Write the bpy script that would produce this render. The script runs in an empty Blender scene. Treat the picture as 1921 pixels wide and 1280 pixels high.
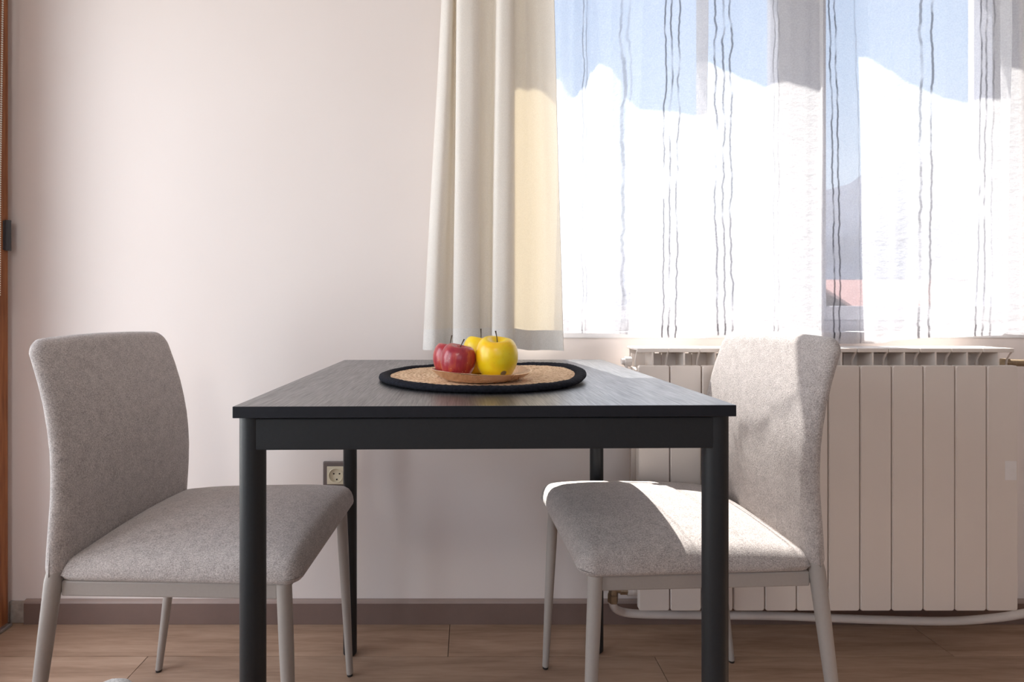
import bpy, bmesh, math, random
from mathutils import Vector, Matrix, noise as mnoise

random.seed(7)
scn = bpy.context.scene
COL = scn.collection
R = math.radians

# ------------------------------------------------------------------ camera, sky, sun, lamps, exposure
F, VX, VY, EYE = 985.0, 881.0, 585.0, 0.875       # focal length / vanishing point in px of the 1921x1280 frame
cam = bpy.data.cameras.new('camera')
cam_o = bpy.data.objects.new('camera', cam)
COL.objects.link(cam_o)
cam_o.location = (0, 0, EYE)
cam_o.rotation_euler = (R(90), 0, 0)
cam.sensor_width = 36.0
cam.lens = 36.0 * F / 1921.0
cam.shift_x = (960.5 - VX) / 1921.0
cam.shift_y = -(640.0 - VY) / 1921.0
cam.clip_start = 0.02
cam.clip_end = 3000
scn.camera = cam_o

SKY = 1.6
wld = bpy.data.worlds.new('sky')
scn.world = wld
wld.use_nodes = True
nt = wld.node_tree
nt.nodes.clear()
wo = nt.nodes.new('ShaderNodeOutputWorld')
bg = nt.nodes.new('ShaderNodeBackground')
tc = nt.nodes.new('ShaderNodeTexCoord')
sp = nt.nodes.new('ShaderNodeSeparateXYZ')
rp = nt.nodes.new('ShaderNodeValToRGB')
nt.links.new(tc.outputs['Generated'], sp.inputs[0])
nt.links.new(sp.outputs['Z'], rp.inputs[0])
nt.links.new(rp.outputs[0], bg.inputs[0])
nt.links.new(bg.outputs[0], wo.inputs[0])
el = rp.color_ramp.elements
el[0].position = 0.0
el[0].color = (0.90, 0.95, 1.0, 1)
el[1].position = 1.0
el[1].color = (0.16, 0.36, 0.80, 1)
e = el.new(0.35)
e.color = (0.58, 0.75, 1.0, 1)
bg.inputs[1].default_value = SKY

sun = bpy.data.lights.new('sun', 'SUN')
sun.energy = 27.0
sun.angle = R(0.55)
sun.color = (1.0, 0.95, 0.88)
sun_o = bpy.data.objects.new('sun', sun)
COL.objects.link(sun_o)
SUN_D = Vector((0.10, -0.58, -1.0)).normalized()
sun_o.rotation_euler = SUN_D.to_track_quat('-Z', 'Y').to_euler()
sun_o.location = (0, 6, 8)


def area(name, loc, direction, sx, sy, power, colour):
    l = bpy.data.lights.new(name, 'AREA')
    l.shape = 'RECTANGLE'
    l.size, l.size_y = sx, sy
    l.energy = power
    l.color = colour
    o = bpy.data.objects.new(name, l)
    COL.objects.link(o)
    o.location = loc
    o.rotation_euler = Vector(direction).to_track_quat('-Z', 'Z').to_euler()
    return o


area('daylight_balcony_door', (-1.80, 0.35, 1.15), (1, 0, -0.05), 1.70, 1.95, 50, (0.97, 0.98, 1.0))
area('ceiling_lamp', (-0.6, -2.1, 2.52), (0, 0.75, -1), 0.6, 0.4, 16, (1.0, 0.92, 0.84))

scn.view_settings.view_transform = 'Standard'
scn.view_settings.look = 'None'
scn.view_settings.gamma = 1.0
scn.view_settings.use_curve_mapping = False
scn.view_settings.exposure = 0.0
scn.cycles.transparent_max_bounces = 24
scn.cycles.max_bounces = 10
scn.cycles.diffuse_bounces = 6
scn.cycles.sample_clamp_indirect = 6.0


# ------------------------------------------------------------------ helpers
def px(x, y, depth):
    return Vector(((x - VX) / F * depth, depth, EYE - (y - VY) / F * depth))


def link(name, bm, mat, parent=None, smooth=False, angle=40, kind=None):
    me = bpy.data.meshes.new(name)
    if bm.faces:
        bmesh.ops.recalc_face_normals(bm, faces=bm.faces)
    bm.to_mesh(me)
    bm.free()
    if mat is not None:
        me.materials.append(mat)
    if smooth:
        me.polygons.foreach_set('use_smooth', [True] * len(me.polygons))
        if angle < 180:
            me.set_sharp_from_angle(angle=R(angle))
    o = bpy.data.objects.new(name, me)
    COL.objects.link(o)
    if parent is not None:
        o.parent = parent
    if kind:
        o['kind'] = kind
    return o


def tag(o, label, cat, group=None):
    o['label'] = label
    o['category'] = cat
    if group:
        o['group'] = group
    return o


def thing(name, label, cat, loc=(0, 0, 0), rz=0.0, group=None):
    o = bpy.data.objects.new(name, None)
    COL.objects.link(o)
    o.empty_display_size = 0.05
    o.location = loc
    o.rotation_euler = (0, 0, rz)
    return tag(o, label, cat, group)


def structure_root(name, loc=(0, 0, 0)):
    o = bpy.data.objects.new(name, None)
    COL.objects.link(o)
    o.location = loc
    o['kind'] = 'structure'
    return o


def add_box(bm, x0, x1, y0, y1, z0, z1, bev=0.0, seg=2):
    tmp = bmesh.new()
    bmesh.ops.create_cube(tmp, size=1.0)
    for v in tmp.verts:
        v.co = Vector((x0 + (v.co.x + .5) * (x1 - x0), y0 + (v.co.y + .5) * (y1 - y0), z0 + (v.co.z + .5) * (z1 - z0)))
    if bev > 0:
        bmesh.ops.bevel(tmp, geom=list(tmp.edges), offset=bev, segments=seg, affect='EDGES', profile=0.5)
    merge(bm, tmp)


def merge(bm, tmp):
    m = {}
    for v in tmp.verts:
        m[v] = bm.verts.new(v.co)
    for f in tmp.faces:
        try:
            bm.faces.new([m[v] for v in f.verts])
        except ValueError:
            pass
    tmp.free()


def box(x0, x1, y0, y1, z0, z1, bev=0.0, seg=2):
    bm = bmesh.new()
    add_box(bm, x0, x1, y0, y1, z0, z1, bev, seg)
    return bm


def add_tube(bm, pts, radii, n=16, caps=True):
    pts = [Vector(p) for p in pts]
    if not isinstance(radii, (list, tuple)):
        radii = [radii] * len(pts)
    rings = []
    up = None
    for i, p in enumerate(pts):
        a = pts[max(i - 1, 0)]
        b = pts[min(i + 1, len(pts) - 1)]
        t = (b - a).normalized()
        if up is None:
            up = Vector((1, 0, 0)) if abs(t.x) < 0.8 else Vector((0, 1, 0))
        s = (up - t * up.dot(t)).normalized()
        up = s
        c = t.cross(s)
        rings.append([bm.verts.new(p + (s * math.cos(2 * math.pi * k / n) + c * math.sin(2 * math.pi * k / n)) * radii[i]) for k in range(n)])
    for i in range(len(rings) - 1):
        for k in range(n):
            bm.faces.new([rings[i][k], rings[i][(k + 1) % n], rings[i + 1][(k + 1) % n], rings[i + 1][k]])
    if caps:
        bm.faces.new(list(reversed(rings[0])))
        bm.faces.new(rings[-1])


def tube(pts, radii, n=16, caps=True):
    bm = bmesh.new()
    add_tube(bm, pts, radii, n, caps)
    return bm


def lathe(profile, n=48, fn=None):
    """profile: (radius, z) from one end to the other; radius 0 makes a pole."""
    bm = bmesh.new()
    rings = []
    for (r, z) in profile:
        if r < 1e-6:
            rings.append([bm.verts.new((0, 0, z))])
        else:
            rings.append([bm.verts.new((r * math.cos(2 * math.pi * k / n), r * math.sin(2 * math.pi * k / n), z)) for k in range(n)])
    for a, b in zip(rings, rings[1:]):
        for k in range(n):
            j = (k + 1) % n
            if len(a) == 1 and len(b) == 1:
                continue
            if len(a) == 1:
                bm.faces.new([a[0], b[k], b[j]])
            elif len(b) == 1:
                bm.faces.new([a[k], a[j], b[0]])
            else:
                bm.faces.new([a[k], a[j], b[j], b[k]])
    if fn:
        for v in bm.verts:
            v.co = fn(v.co)
    return bm


def interp(tab, x):
    if x <= tab[0][0]:
        return tab[0][1]
    for (a, fa), (b, fb) in zip(tab, tab[1:]):
        if x <= b:
            t = (x - a) / (b - a) if b > a else 0.0
            t = t * t * (3 - 2 * t)
            return fa + (fb - fa) * t
    return tab[-1][1]


def catmull(P, n):
    out = []
    P = [Vector(p) for p in P]
    for i in range(len(P) - 1):
        a, b, c, d = P[max(i - 1, 0)], P[i], P[i + 1], P[min(i + 2, len(P) - 1)]
        for k in range(n):
            t = k / n
            out.append(0.5 * ((2 * b) + (c - a) * t + (2 * a - 5 * b + 4 * c - d) * t * t + (3 * b - a - 3 * c + d) * t ** 3))
    out.append(P[-1])
    return out


# ------------------------------------------------------------------ materials
class M:
    """a small node-tree writer"""

    def __init__(self, name):
        self.m = bpy.data.materials.new(name)
        self.m.use_nodes = True
        self.t = self.m.node_tree
        self.t.nodes.clear()
        self.out = self.t.nodes.new('ShaderNodeOutputMaterial')

    def n(self, typ, **kw):
        nd = self.t.nodes.new('ShaderNode' + typ)
        for k, v in kw.items():
            if k.startswith('_'):
                setattr(nd, k[1:], v)
            else:
                key = int(k[1:]) if k[0] == 'i' and k[1:].isdigit() else k.replace('__', ' ')
                if hasattr(v, 'is_output'):
                    self.t.links.new(v, nd.inputs[key])
                else:
                    nd.inputs[key].default_value = v
        return nd

    def ramp(self, fac, stops):
        nd = self.t.nodes.new('ShaderNodeValToRGB')
        self.t.links.new(fac, nd.inputs[0])
        els = nd.color_ramp.elements
        els[0].position, els[0].color = stops[0][0], (*stops[0][1], 1)
        els[1].position, els[1].color = stops[-1][0], (*stops[-1][1], 1)
        for p, c in stops[1:-1]:
            q = els.new(p)
            q.color = (*c, 1)
        return nd.outputs[0]

    def coords(self, kind='Object', scale=(1, 1, 1), rot=(0, 0, 0)):
        c = self.n('TexCoord')
        mp = self.n('Mapping', i0=c.outputs[kind])
        mp.inputs['Scale'].default_value = scale
        mp.inputs['Rotation'].default_value = rot
        return mp.outputs[0]

    def noise(self, vec, scale, detail=3.0, rough=0.55, dist=0.0):
        return self.n('TexNoise', Vector=vec, Scale=scale, Detail=detail, Roughness=rough, Distortion=dist).outputs['Fac']

    def math(self, op, a, b=0.0, clamp=False):
        nd = self.n('Math', _operation=op, _use_clamp=clamp, i0=a, i1=b)
        return nd.outputs[0]

    def mix(self, fac, a, b, blend='MIX'):
        nd = self.n('MixRGB', _blend_type=blend, i0=fac, i1=a if hasattr(a, 'is_output') else (*a, 1), i2=b if hasattr(b, 'is_output') else (*b, 1))
        return nd.outputs[0]

    def bump(self, h, strength=0.2, dist=0.002):
        return self.n('Bump', Height=h, Strength=strength, Distance=dist).outputs[0]

    def principled(self, colour, rough=0.5, metal=0.0, normal=None, spec=0.5, **kw):
        p = self.n('BsdfPrincipled')
        for key, v in (('Base Color', colour), ('Roughness', rough), ('Metallic', metal), ('Specular IOR Level', spec)) + tuple(kw.items()):
            if hasattr(v, 'is_output'):
                self.t.links.new(v, p.inputs[key])
            elif key in ('Base Color', 'Sheen Tint', 'Coat Tint') and len(v) == 3:
                p.inputs[key].default_value = (*v, 1)
            else:
                p.inputs[key].default_value = v
        if normal is not None:
            self.t.links.new(normal, p.inputs['Normal'])
        self.t.links.new(p.outputs[0], self.out.inputs[0])
        return p

    def done(self, shader):
        self.t.links.new(shader, self.out.inputs[0])
        return self.m


def plain(name, colour, rough=0.5, metal=0.0, var=0.04, scale=30.0, bump=0.0, spec=0.5):
    a = M(name)
    v = a.coords()
    nz = a.noise(v, scale)
    c = a.ramp(nz, [(0.3, tuple(x * (1 - var) for x in colour)), (0.7, tuple(min(1, x * (1 + var)) for x in colour))])
    a.principled(c, rough, metal, a.bump(nz, bump, 0.002) if bump else None, spec)
    return a.m


def mat_wall():
    a = M('wall_plaster')
    v = a.coords()
    big = a.noise(v, 1.6, 2)
    fine = a.noise(v, 160, 4)
    c = a.ramp(big, [(0.3, (0.815, 0.745, 0.712)), (0.7, (0.84, 0.772, 0.742))])
    a.principled(c, 0.75, 0, a.bump(fine, 0.06, 0.001), 0.25)
    return a.m


def mat_fabric(name, dark, light, scale=1.0):
    a = M(name)
    h = a.noise(a.coords(scale=(1, 1, 3.2)), 330 * scale, 2.0, 0.6)
    w = a.noise(a.coords(scale=(3.0, 3.0, 1)), 300 * scale, 2.0, 0.6)
    s = a.math('MULTIPLY', a.math('ADD', h, w), 0.5)
    blot = a.noise(a.coords(), 60, 3)
    s2 = a.math('ADD', a.math('MULTIPLY', s, 0.86), a.math('MULTIPLY', blot, 0.14))
    mid = tuple((x + y) / 2 for x, y in zip(dark, light))
    c = a.ramp(s2, [(0.36, dark), (0.5, mid), (0.63, light)])
    a.principled(c, 0.95, 0, a.bump(s, 0.55, 0.0015), 0.1, **{'Sheen Weight': 0.25, 'Sheen Roughness': 0.5})
    return a.m


def mat_table():
    a = M('black_wood_laminate')
    v = a.coords(scale=(1, 0.035, 1))
    warp = a.noise(a.coords(scale=(1, 0.5, 1)), 5, 2)
    wv = a.n('VectorMath', _operation='ADD', i0=v, i1=a.n('CombineXYZ', X=a.math('MULTIPLY', warp, 0.02)).outputs[0]).outputs[0]
    g = a.noise(wv, 420, 3, 0.6)
    g2 = a.noise(wv, 75, 2)
    gg = a.math('ADD', a.math('MULTIPLY', g, 0.78), a.math('MULTIPLY', g2, 0.22))
    c = a.ramp(gg, [(0.36, (0.012, 0.013, 0.016)), (0.55, (0.026, 0.028, 0.033)), (0.68, (0.050, 0.052, 0.058))])
    r = a.math('ADD', a.math('MULTIPLY', gg, -0.25), 0.50)
    a.principled(c, r, 0, a.bump(gg, 0.25, 0.0010), 1.0, **{'Coat Weight': a.n('MapRange', Value=gg, i1=0.36, i2=0.62, i3=0.40, i4=0.90).outputs[0], 'Coat Roughness': 0.36, 'Coat IOR': 1.8})
    return a.m


def mat_floor():
    a = M('oak_laminate')
    info = a.n('ObjectInfo')
    off = a.n('CombineXYZ', X=a.math('MULTIPLY', info.outputs['Random'], 17.0), Y=a.math('MULTIPLY', info.outputs['Random'], 5.0)).outputs[0]
    v = a.n('VectorMath', _operation='ADD', i0=a.coords(scale=(0.09, 1, 1)), i1=off).outputs[0]
    g = a.noise(v, 26, 5, 0.62, 0.4)
    f = a.noise(v, 150, 3)
    s = a.math('ADD', a.math('MULTIPLY', g, 0.72), a.math('MULTIPLY', f, 0.28))
    c = a.ramp(s, [(0.34, (0.285, 0.180, 0.122)), (0.5, (0.395, 0.262, 0.184)), (0.66, (0.470, 0.326, 0.235))])
    tint = a.math('ADD', a.math('MULTIPLY', info.outputs['Random'], 0.14), 0.90)
    c = a.mix(1.0, c, a.n('CombineXYZ', X=tint, Y=tint, Z=tint).outputs[0], 'MULTIPLY')
    a.principled(c, 0.52, 0, a.bump(s, 0.12, 0.001), 0.4)
    return a.m


def mat_cream():
    a = M('cream_curtain_cloth')
    uv = a.n('TexCoord')
    weave = a.noise(a.coords(scale=(1, 1, 1)), 420, 2)
    c = a.ramp(weave, [(0.35, (0.80, 0.765, 0.725)), (0.65, (0.86, 0.83, 0.79))])
    bmp = a.bump(weave, 0.15, 0.0008)
    d = a.n('BsdfDiffuse', Color=c, Normal=bmp)
    tl = a.n('BsdfTranslucent', Color=(0.90, 0.75, 0.50, 1), Normal=bmp)
    mx = a.n('MixShader', i0=0.13, i1=d.outputs[0], i2=tl.outputs[0])
    return a.done(mx.outputs[0])


STRIPES = [(1092, 1, .7), (1099, 1, .6), (1165, 1.2, .6), (1172, 1, .35),
           (1231, 1.3, 1), (1242, 1.5, 1), (1254.5, 1.3, 1),
           (1353, 1.3, .95), (1365, 1.5, .95), (1377, 1.4, .95),
           (1450, 1, .7), (1458.5, 1, .6), (1571, 1.5, 1), (1581.5, 1.5, 1), (1632, 1, .5),
           (1717, 1.6, .85), (1732, 1.7, .95), (1812, 1.8, .9), (1825, 1.8, .9), (1838, 1.6, .7), (1985, 1.5, .8), (1998, 1.5, .8)]


def mat_sheer():
    a = M('sheer_curtain_voile')
    tcn = a.n('TexCoord')
    s = a.n('SeparateXYZ', i0=tcn.outputs['UV'])
    U = a.math('MULTIPLY', s.outputs[0], 1000.0)      # u runs along the cloth width
    V = s.outputs[1]                                   # v is the height in metres
    total = None
    for i, (x0, w, strength) in enumerate(STRIPES):
        k = a.n('CombineXYZ', X=V, Y=7.3 * (i // 2 if i < 4 else i // 3) + 1.7)
        kk = a.n('CombineXYZ', X=V, Y=3.1 * i + 40.0)
        wob = a.math('MULTIPLY', a.math('SUBTRACT', a.noise(k.outputs[0], 7, 2), 0.5), 16.0)
        wob2 = a.math('MULTIPLY', a.math('SUBTRACT', a.noise(kk.outputs[0], 34, 2), 0.5), 5.0)
        d = a.math('ABSOLUTE', a.math('SUBTRACT', a.math('SUBTRACT', U, x0), a.math('ADD', wob, wob2)))
        line = a.math('SUBTRACT', 1.0, a.math('DIVIDE', a.math('SUBTRACT', d, w * 0.7), 1.3), True)
        line = a.math('MINIMUM', a.math('MAXIMUM', line, 0.0), 1.0)
        brk = a.n('MapRange', Value=a.noise(kk.outputs[0], 11, 3), i1=0.33, i2=0.50, i3=0.30, i4=1.0)
        line = a.math('MULTIPLY', a.math('MULTIPLY', line, brk.outputs[0]), strength)
        total = line if total is None else a.math('MAXIMUM', total, line)
    weave = a.noise(a.coords(scale=(1, 1, 1)), 260, 2)
    crumple = a.noise(a.coords(scale=(1, 1, 1.6)), 38, 3, 0.6)
    bmp = a.bump(a.math('ADD', a.math('MULTIPLY', crumple, 1.0), a.math('MULTIPLY', weave, 0.1)), 0.5, 0.006)
    col = a.mix(total, (0.88, 0.87, 0.885), (0.22, 0.215, 0.235))
    tcol = a.mix(total, (0.60, 0.59, 0.60), (0.17, 0.165, 0.175))
    df = a.n('BsdfDiffuse', Color=col, Normal=bmp)
    tl = a.n('BsdfTranslucent', Color=tcol, Normal=bmp)
    cloth = a.n('MixShader', i0=0.55, i1=df.outputs[0], i2=tl.outputs[0])
    tr = a.n('BsdfTransparent', Color=(0.96, 0.96, 0.98, 1))
    opac = a.math('ADD', a.math('ADD', 0.44, a.math('MULTIPLY', weave, 0.18)), a.math('MULTIPLY', total, 0.34), True)
    mx = a.n('MixShader', i0=opac, i1=tr.outputs[0], i2=cloth.outputs[0])
    return a.done(mx.outputs[0])


def mat_glass():
    a = M('window_glass')
    gl = a.n('BsdfGlossy', Color=(1, 1, 1, 1), Roughness=0.02)
    tr = a.n('BsdfTransparent', Color=(0.965, 0.975, 0.975, 1))
    geo = a.n('NewGeometry')
    fr = a.n('Fresnel', IOR=a.math('SUBTRACT', 1.45, a.math('MULTIPLY', geo.outputs['Backfacing'], 1.45 - 1 / 1.45)))
    mx = a.n('MixShader', i0=fr.outputs[0], i1=tr.outputs[0], i2=gl.outputs[0])
    return a.done(mx.outputs[0])


def mat_red_apple():
    a = M('red_apple_skin')
    v = a.coords(scale=(1, 1, 0.12))
    st = a.noise(v, 140, 3, 0.6)
    big = a.noise(a.coords(), 28, 2)
    s = a.math('ADD', a.math('MULTIPLY', st, 0.5), a.math('MULTIPLY', big, 0.5))
    c = a.ramp(s, [(0.36, (0.30, 0.016, 0.035)), (0.52, (0.42, 0.035, 0.045)), (0.68, (0.62, 0.13, 0.055))])
    vor = a.n('TexVoronoi', Vector=a.coords(), Scale=150.0)
    dots = a.math('LESS_THAN', vor.outputs['Distance'], 0.13)
    c = a.mix(a.math('MULTIPLY', dots, 0.45), c, (0.78, 0.45, 0.30))
    a.principled(c, 0.30, 0, None, 0.5, **{'Coat Weight': 0.25, 'Coat Roughness': 0.2})
    return a.m


def mat_yellow_apple(name, spot=False):
    a = M(name)
    big = a.noise(a.coords(), 22, 3)
    c = a.ramp(big, [(0.35, (0.92, 0.50, 0.004)), (0.55, (0.97, 0.68, 0.008)), (0.7, (0.96, 0.76, 0.04))])
    # greenish in the stem hollow
    tcn = a.n('TexCoord')
    sx = a.n('SeparateXYZ', i0=tcn.outputs['Object'])
    rad = a.math('SQRT', a.math('ADD', a.math('POWER', sx.outputs[0], 2.0), a.math('POWER', sx.outputs[1], 2.0)))
    g = a.math('MULTIPLY', a.math('SUBTRACT', 1.0, a.math('DIVIDE', rad, 0.011), True), a.math('GREATER_THAN', sx.outputs[2], 0.0))
    c = a.mix(a.math('MULTIPLY', g, 0.8), c, (0.45, 0.50, 0.05))
    if spot:
        d = a.n('VectorMath', _operation='DISTANCE', i0=tcn.outputs['Object'], i1=(0.0105, -0.0290, -0.0145)).outputs['Value']
        m = a.math('MULTIPLY', a.math('SUBTRACT', 1.0, a.math('DIVIDE', d, 0.0062), True), 3.0, True)
        c = a.mix(m, c, (0.23, 0.17, 0.09))
    vor = a.n('TexVoronoi', Vector=a.coords(), Scale=120.0)
    dots = a.math('LESS_THAN', vor.outputs['Distance'], 0.10)
    c = a.mix(a.math('MULTIPLY', dots, 0.35), c, (0.55, 0.36, 0.05))
    a.principled(c, 0.33, 0, None, 0.5, **{'Coat Weight': 0.2, 'Coat Roughness': 0.25, 'Subsurface Weight': 0.08, 'Subsurface Radius': (0.01, 0.006, 0.002)})
    return a.m


def mat_jute():
    a = M('woven_jute')
    n1 = a.noise(a.coords(), 170, 4, 0.7)
    n2 = a.noise(a.coords(), 70, 3)
    s = a.math('ADD', a.math('MULTIPLY', n1, 0.7), a.math('MULTIPLY', n2, 0.3))
    c = a.ramp(s, [(0.36, (0.46, 0.28, 0.155)), (0.5, (0.78, 0.55, 0.36)), (0.64, (0.92, 0.74, 0.53))])
    a.principled(c, 0.9, 0, a.bump(n1, 0.8, 0.003), 0.15)
    return a.m


def mat_copper():
    a = M('aged_copper')
    n1 = a.noise(a.coords(), 35, 4)
    n2 = a.noise(a.coords(), 9, 2)
    c = a.ramp(n1, [(0.3, (0.66, 0.43, 0.28)), (0.6, (0.80, 0.56, 0.38)), (0.75, (0.86, 0.68, 0.52))])
    r = a.math('ADD', a.math('MULTIPLY', n1, 0.3), 0.12)
    a.principled(c, r, 0.8, a.bump(n2, 0.10, 0.003))
    return a.m


def mat_roof():
    a = M('terracotta_roof')
    w = a.n('TexWave', Vector=a.coords(), Scale=1.6, Distortion=0.6)
    c = a.ramp(w.outputs['Fac'], [(0.2, (0.20, 0.105, 0.095)), (0.8, (0.30, 0.15, 0.13))])
    a.principled(c, 0.85, 0)
    return a.m


WALL = mat_wall()
DIMWALL = plain('bounce_dimming_taupe', (0.40, 0.34, 0.30), 0.8, var=0.03, scale=3)  # dark tone made up for the unseen walls, to weaken bounced light
CEIL = plain('ceiling_paint', (0.86, 0.84, 0.82), 0.8, var=0.02, scale=4)
FABRIC = mat_fabric('grey_woven_upholstery', (0.235, 0.205, 0.195), (0.640, 0.585, 0.560))
FABRIC2 = mat_fabric('pale_grey_woven_upholstery', (0.34, 0.33, 0.32), (0.80, 0.78, 0.76))
CHAIRMETAL = plain('taupe_powder_coat', (0.36, 0.325, 0.30), 0.5, var=0.02, scale=200)
BLACKFOOT = plain('black_glide', (0.015, 0.015, 0.016), 0.5)
TABLETOP = mat_table()
TABLEMETAL = plain('black_powder_coat', (0.016, 0.0175, 0.020), 0.48, var=0.08, scale=300, bump=0.05, spec=0.42)
TABLEEDGE = plain('black_edge_band', (0.012, 0.013, 0.018), 0.55, var=0.1, scale=90, spec=0.3)
FLOOR = mat_floor()
SUBFLOOR = plain('screed', (0.05, 0.035, 0.025), 0.9)
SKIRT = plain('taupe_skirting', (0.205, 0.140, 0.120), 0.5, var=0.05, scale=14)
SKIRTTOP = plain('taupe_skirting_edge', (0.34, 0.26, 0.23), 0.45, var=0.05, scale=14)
PLASTER = plain('bare_plaster', (0.36, 0.31, 0.27), 0.9, var=0.25, scale=40, bump=0.4)
CREAM = mat_cream()
HEM = plain('curtain_hem_cloth', (0.82, 0.79, 0.75), 0.95, var=0.05, scale=300, spec=0.05)
SHEER = mat_sheer()
GLASS = mat_glass()
WHITEPVC = plain('white_pvc', (0.80, 0.79, 0.80), 0.35, var=0.02)
GREYPVC = plain('grey_window_profile', (0.42, 0.43, 0.50), 0.4, var=0.03)
RADWHITE = plain('radiator_enamel', (0.75, 0.685, 0.635), 0.38, var=0.015, scale=6)
RADIN = plain('radiator_inner_casting', (0.66, 0.60, 0.55), 0.5, var=0.05, scale=40)
PIPEWHITE = plain('white_pipe', (0.72, 0.66, 0.62), 0.4, var=0.03)
BRASS = plain('tarnished_brass', (0.36, 0.27, 0.18), 0.42, 0.7, var=0.2, scale=120)
STEEL = plain('threshold_steel', (0.55, 0.58, 0.60), 0.35, 0.9, var=0.08)
WOOD = None


def mat_doorwood():
    a = M('varnished_brown_wood')
    v = a.coords(scale=(1, 1, 0.05))
    g = a.noise(v, 120, 4, 0.6)
    c = a.ramp(g, [(0.3, (0.20, 0.062, 0.020)), (0.7, (0.40, 0.145, 0.052))])
    a.principled(c, 0.4, 0, a.bump(g, 0.1, 0.001))
    return a.m


WOOD = mat_doorwood()
HINGE = plain('dark_grey_hinge', (0.055, 0.055, 0.062), 0.5)
SOCKFRAME = plain('taupe_socket_frame', (0.165, 0.135, 0.130), 0.45)
SOCKIVORY = plain('ivory_socket', (0.74, 0.68, 0.53), 0.4)
HOLESHADE = plain('socket_hole_shade', (0.02, 0.015, 0.012), 0.8)
RED = mat_red_apple()
YEL1 = mat_yellow_apple('yellow_apple_skin', True)
YEL2 = mat_yellow_apple('yellow_apple_skin_clean')
STEM = plain('apple_stem', (0.07, 0.045, 0.025), 0.7, var=0.3, scale=300)
JUTE = mat_jute()
BLACKYARN = plain('black_cotton_braid', (0.010, 0.011, 0.017), 0.9, var=0.4, scale=220, bump=0.8, spec=0.2)
COPPER = mat_copper()
BEADMAT = plain('ivory_plastic_bead', (0.74, 0.74, 0.68), 0.35)
RAILMAT = plain('white_rail', (0.75, 0.74, 0.72), 0.4)
ROOF = mat_roof()
HOUSEWALL = plain('grey_render', (0.42, 0.40, 0.42), 0.9, scale=0.6, var=0.08)
HILL = plain('hazy_wooded_hillside', (0.07, 0.08, 0.11), 1.0, scale=0.02, var=0.25)  # bluish because distance haze is mixed into the base colour
GROUND = plain('pale_ground', (0.34, 0.33, 0.30), 0.95, scale=0.1, var=0.2)

# ------------------------------------------------------------------ the room
XL, XR, YB, YF, ZC = -1.30, 2.05, 1.478, -2.70, 2.60
WX0, WX1, WZ0, WZ1 = -0.01, 1.66, 0.800, 2.055      # window opening
TW = 0.27                                          # wall thickness


def wall_with_hole(name, axis, a0, a1, z0, z1, h, d0, d1, paint=None):
    """axis 'x': the wall runs along x and is d0..d1 thick in y; 'y': runs along y, d0..d1 thick in x. h = (lo, hi, zlo, zhi)"""
    bm = bmesh.new()
    if axis == 'x':
        def P(s, d, z):
            return (s, d, z)
    else:
        def P(s, d, z):
            return (d, s, z)
    S = [a0, h[0], h[1], a1]
    Z = [z0, h[2], h[3], z1]
    if h[2] <= z0:
        Z = [z0, h[3], z1]
    hz = 1 if h[2] > z0 else 0
    g = {}

    def V(i, j, d):
        key = (i, j, d)
        if key not in g:
            g[key] = bm.verts.new(P(S[i], (d0, d1)[d], Z[j]))
        return g[key]
    nz = len(Z) - 1
    solid = lambda i, j: 0 <= i < 3 and 0 <= j < nz and not (i == 1 and j == hz)
    for i in range(3):
        for j in range(nz):
            if not solid(i, j):
                continue
            for d in (0, 1):
                bm.faces.new([V(i, j, d), V(i + 1, j, d), V(i + 1, j + 1, d), V(i, j + 1, d)])
            if not solid(i - 1, j):
                bm.faces.new([V(i, j, 0), V(i, j + 1, 0), V(i, j + 1, 1), V(i, j, 1)])
            if not solid(i + 1, j):
                bm.faces.new([V(i + 1, j, 0), V(i + 1, j + 1, 0), V(i + 1, j + 1, 1), V(i + 1, j, 1)])
            if not solid(i, j - 1):
                bm.faces.new([V(i, j, 0), V(i + 1, j, 0), V(i + 1, j, 1), V(i, j, 1)])
            if not solid(i, j + 1):
                bm.faces.new([V(i, j + 1, 0), V(i + 1, j + 1, 0), V(i + 1, j + 1, 1), V(i, j + 1, 1)])
    return link(name, bm, paint or WALL, kind='structure')


DY0, DY1, DZ1 = -0.55, 1.462, 2.15
wall_with_hole('wall_back', 'x', XL - TW, XR + TW, 0, ZC, (WX0, WX1, WZ0, WZ1), YB, YB + TW)
wall_with_hole('wall_left', 'y', YF, YB, 0, ZC, (DY0, DY1, -1.0, DZ1), XL - TW, XL)
link('wall_right', box(XR, XR + TW, YF, YB, 0, ZC), DIMWALL, kind='structure')
wall_with_hole('wall_front', 'x', XL - TW, XR + TW, 0, ZC, (-1.0, 1.4, 1.0, 2.35), YF - TW, YF, DIMWALL)
link('ceiling', box(XL - TW, XR + TW, YF - TW, YB + TW, ZC, ZC + 0.1), CEIL, kind='structure')

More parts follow.
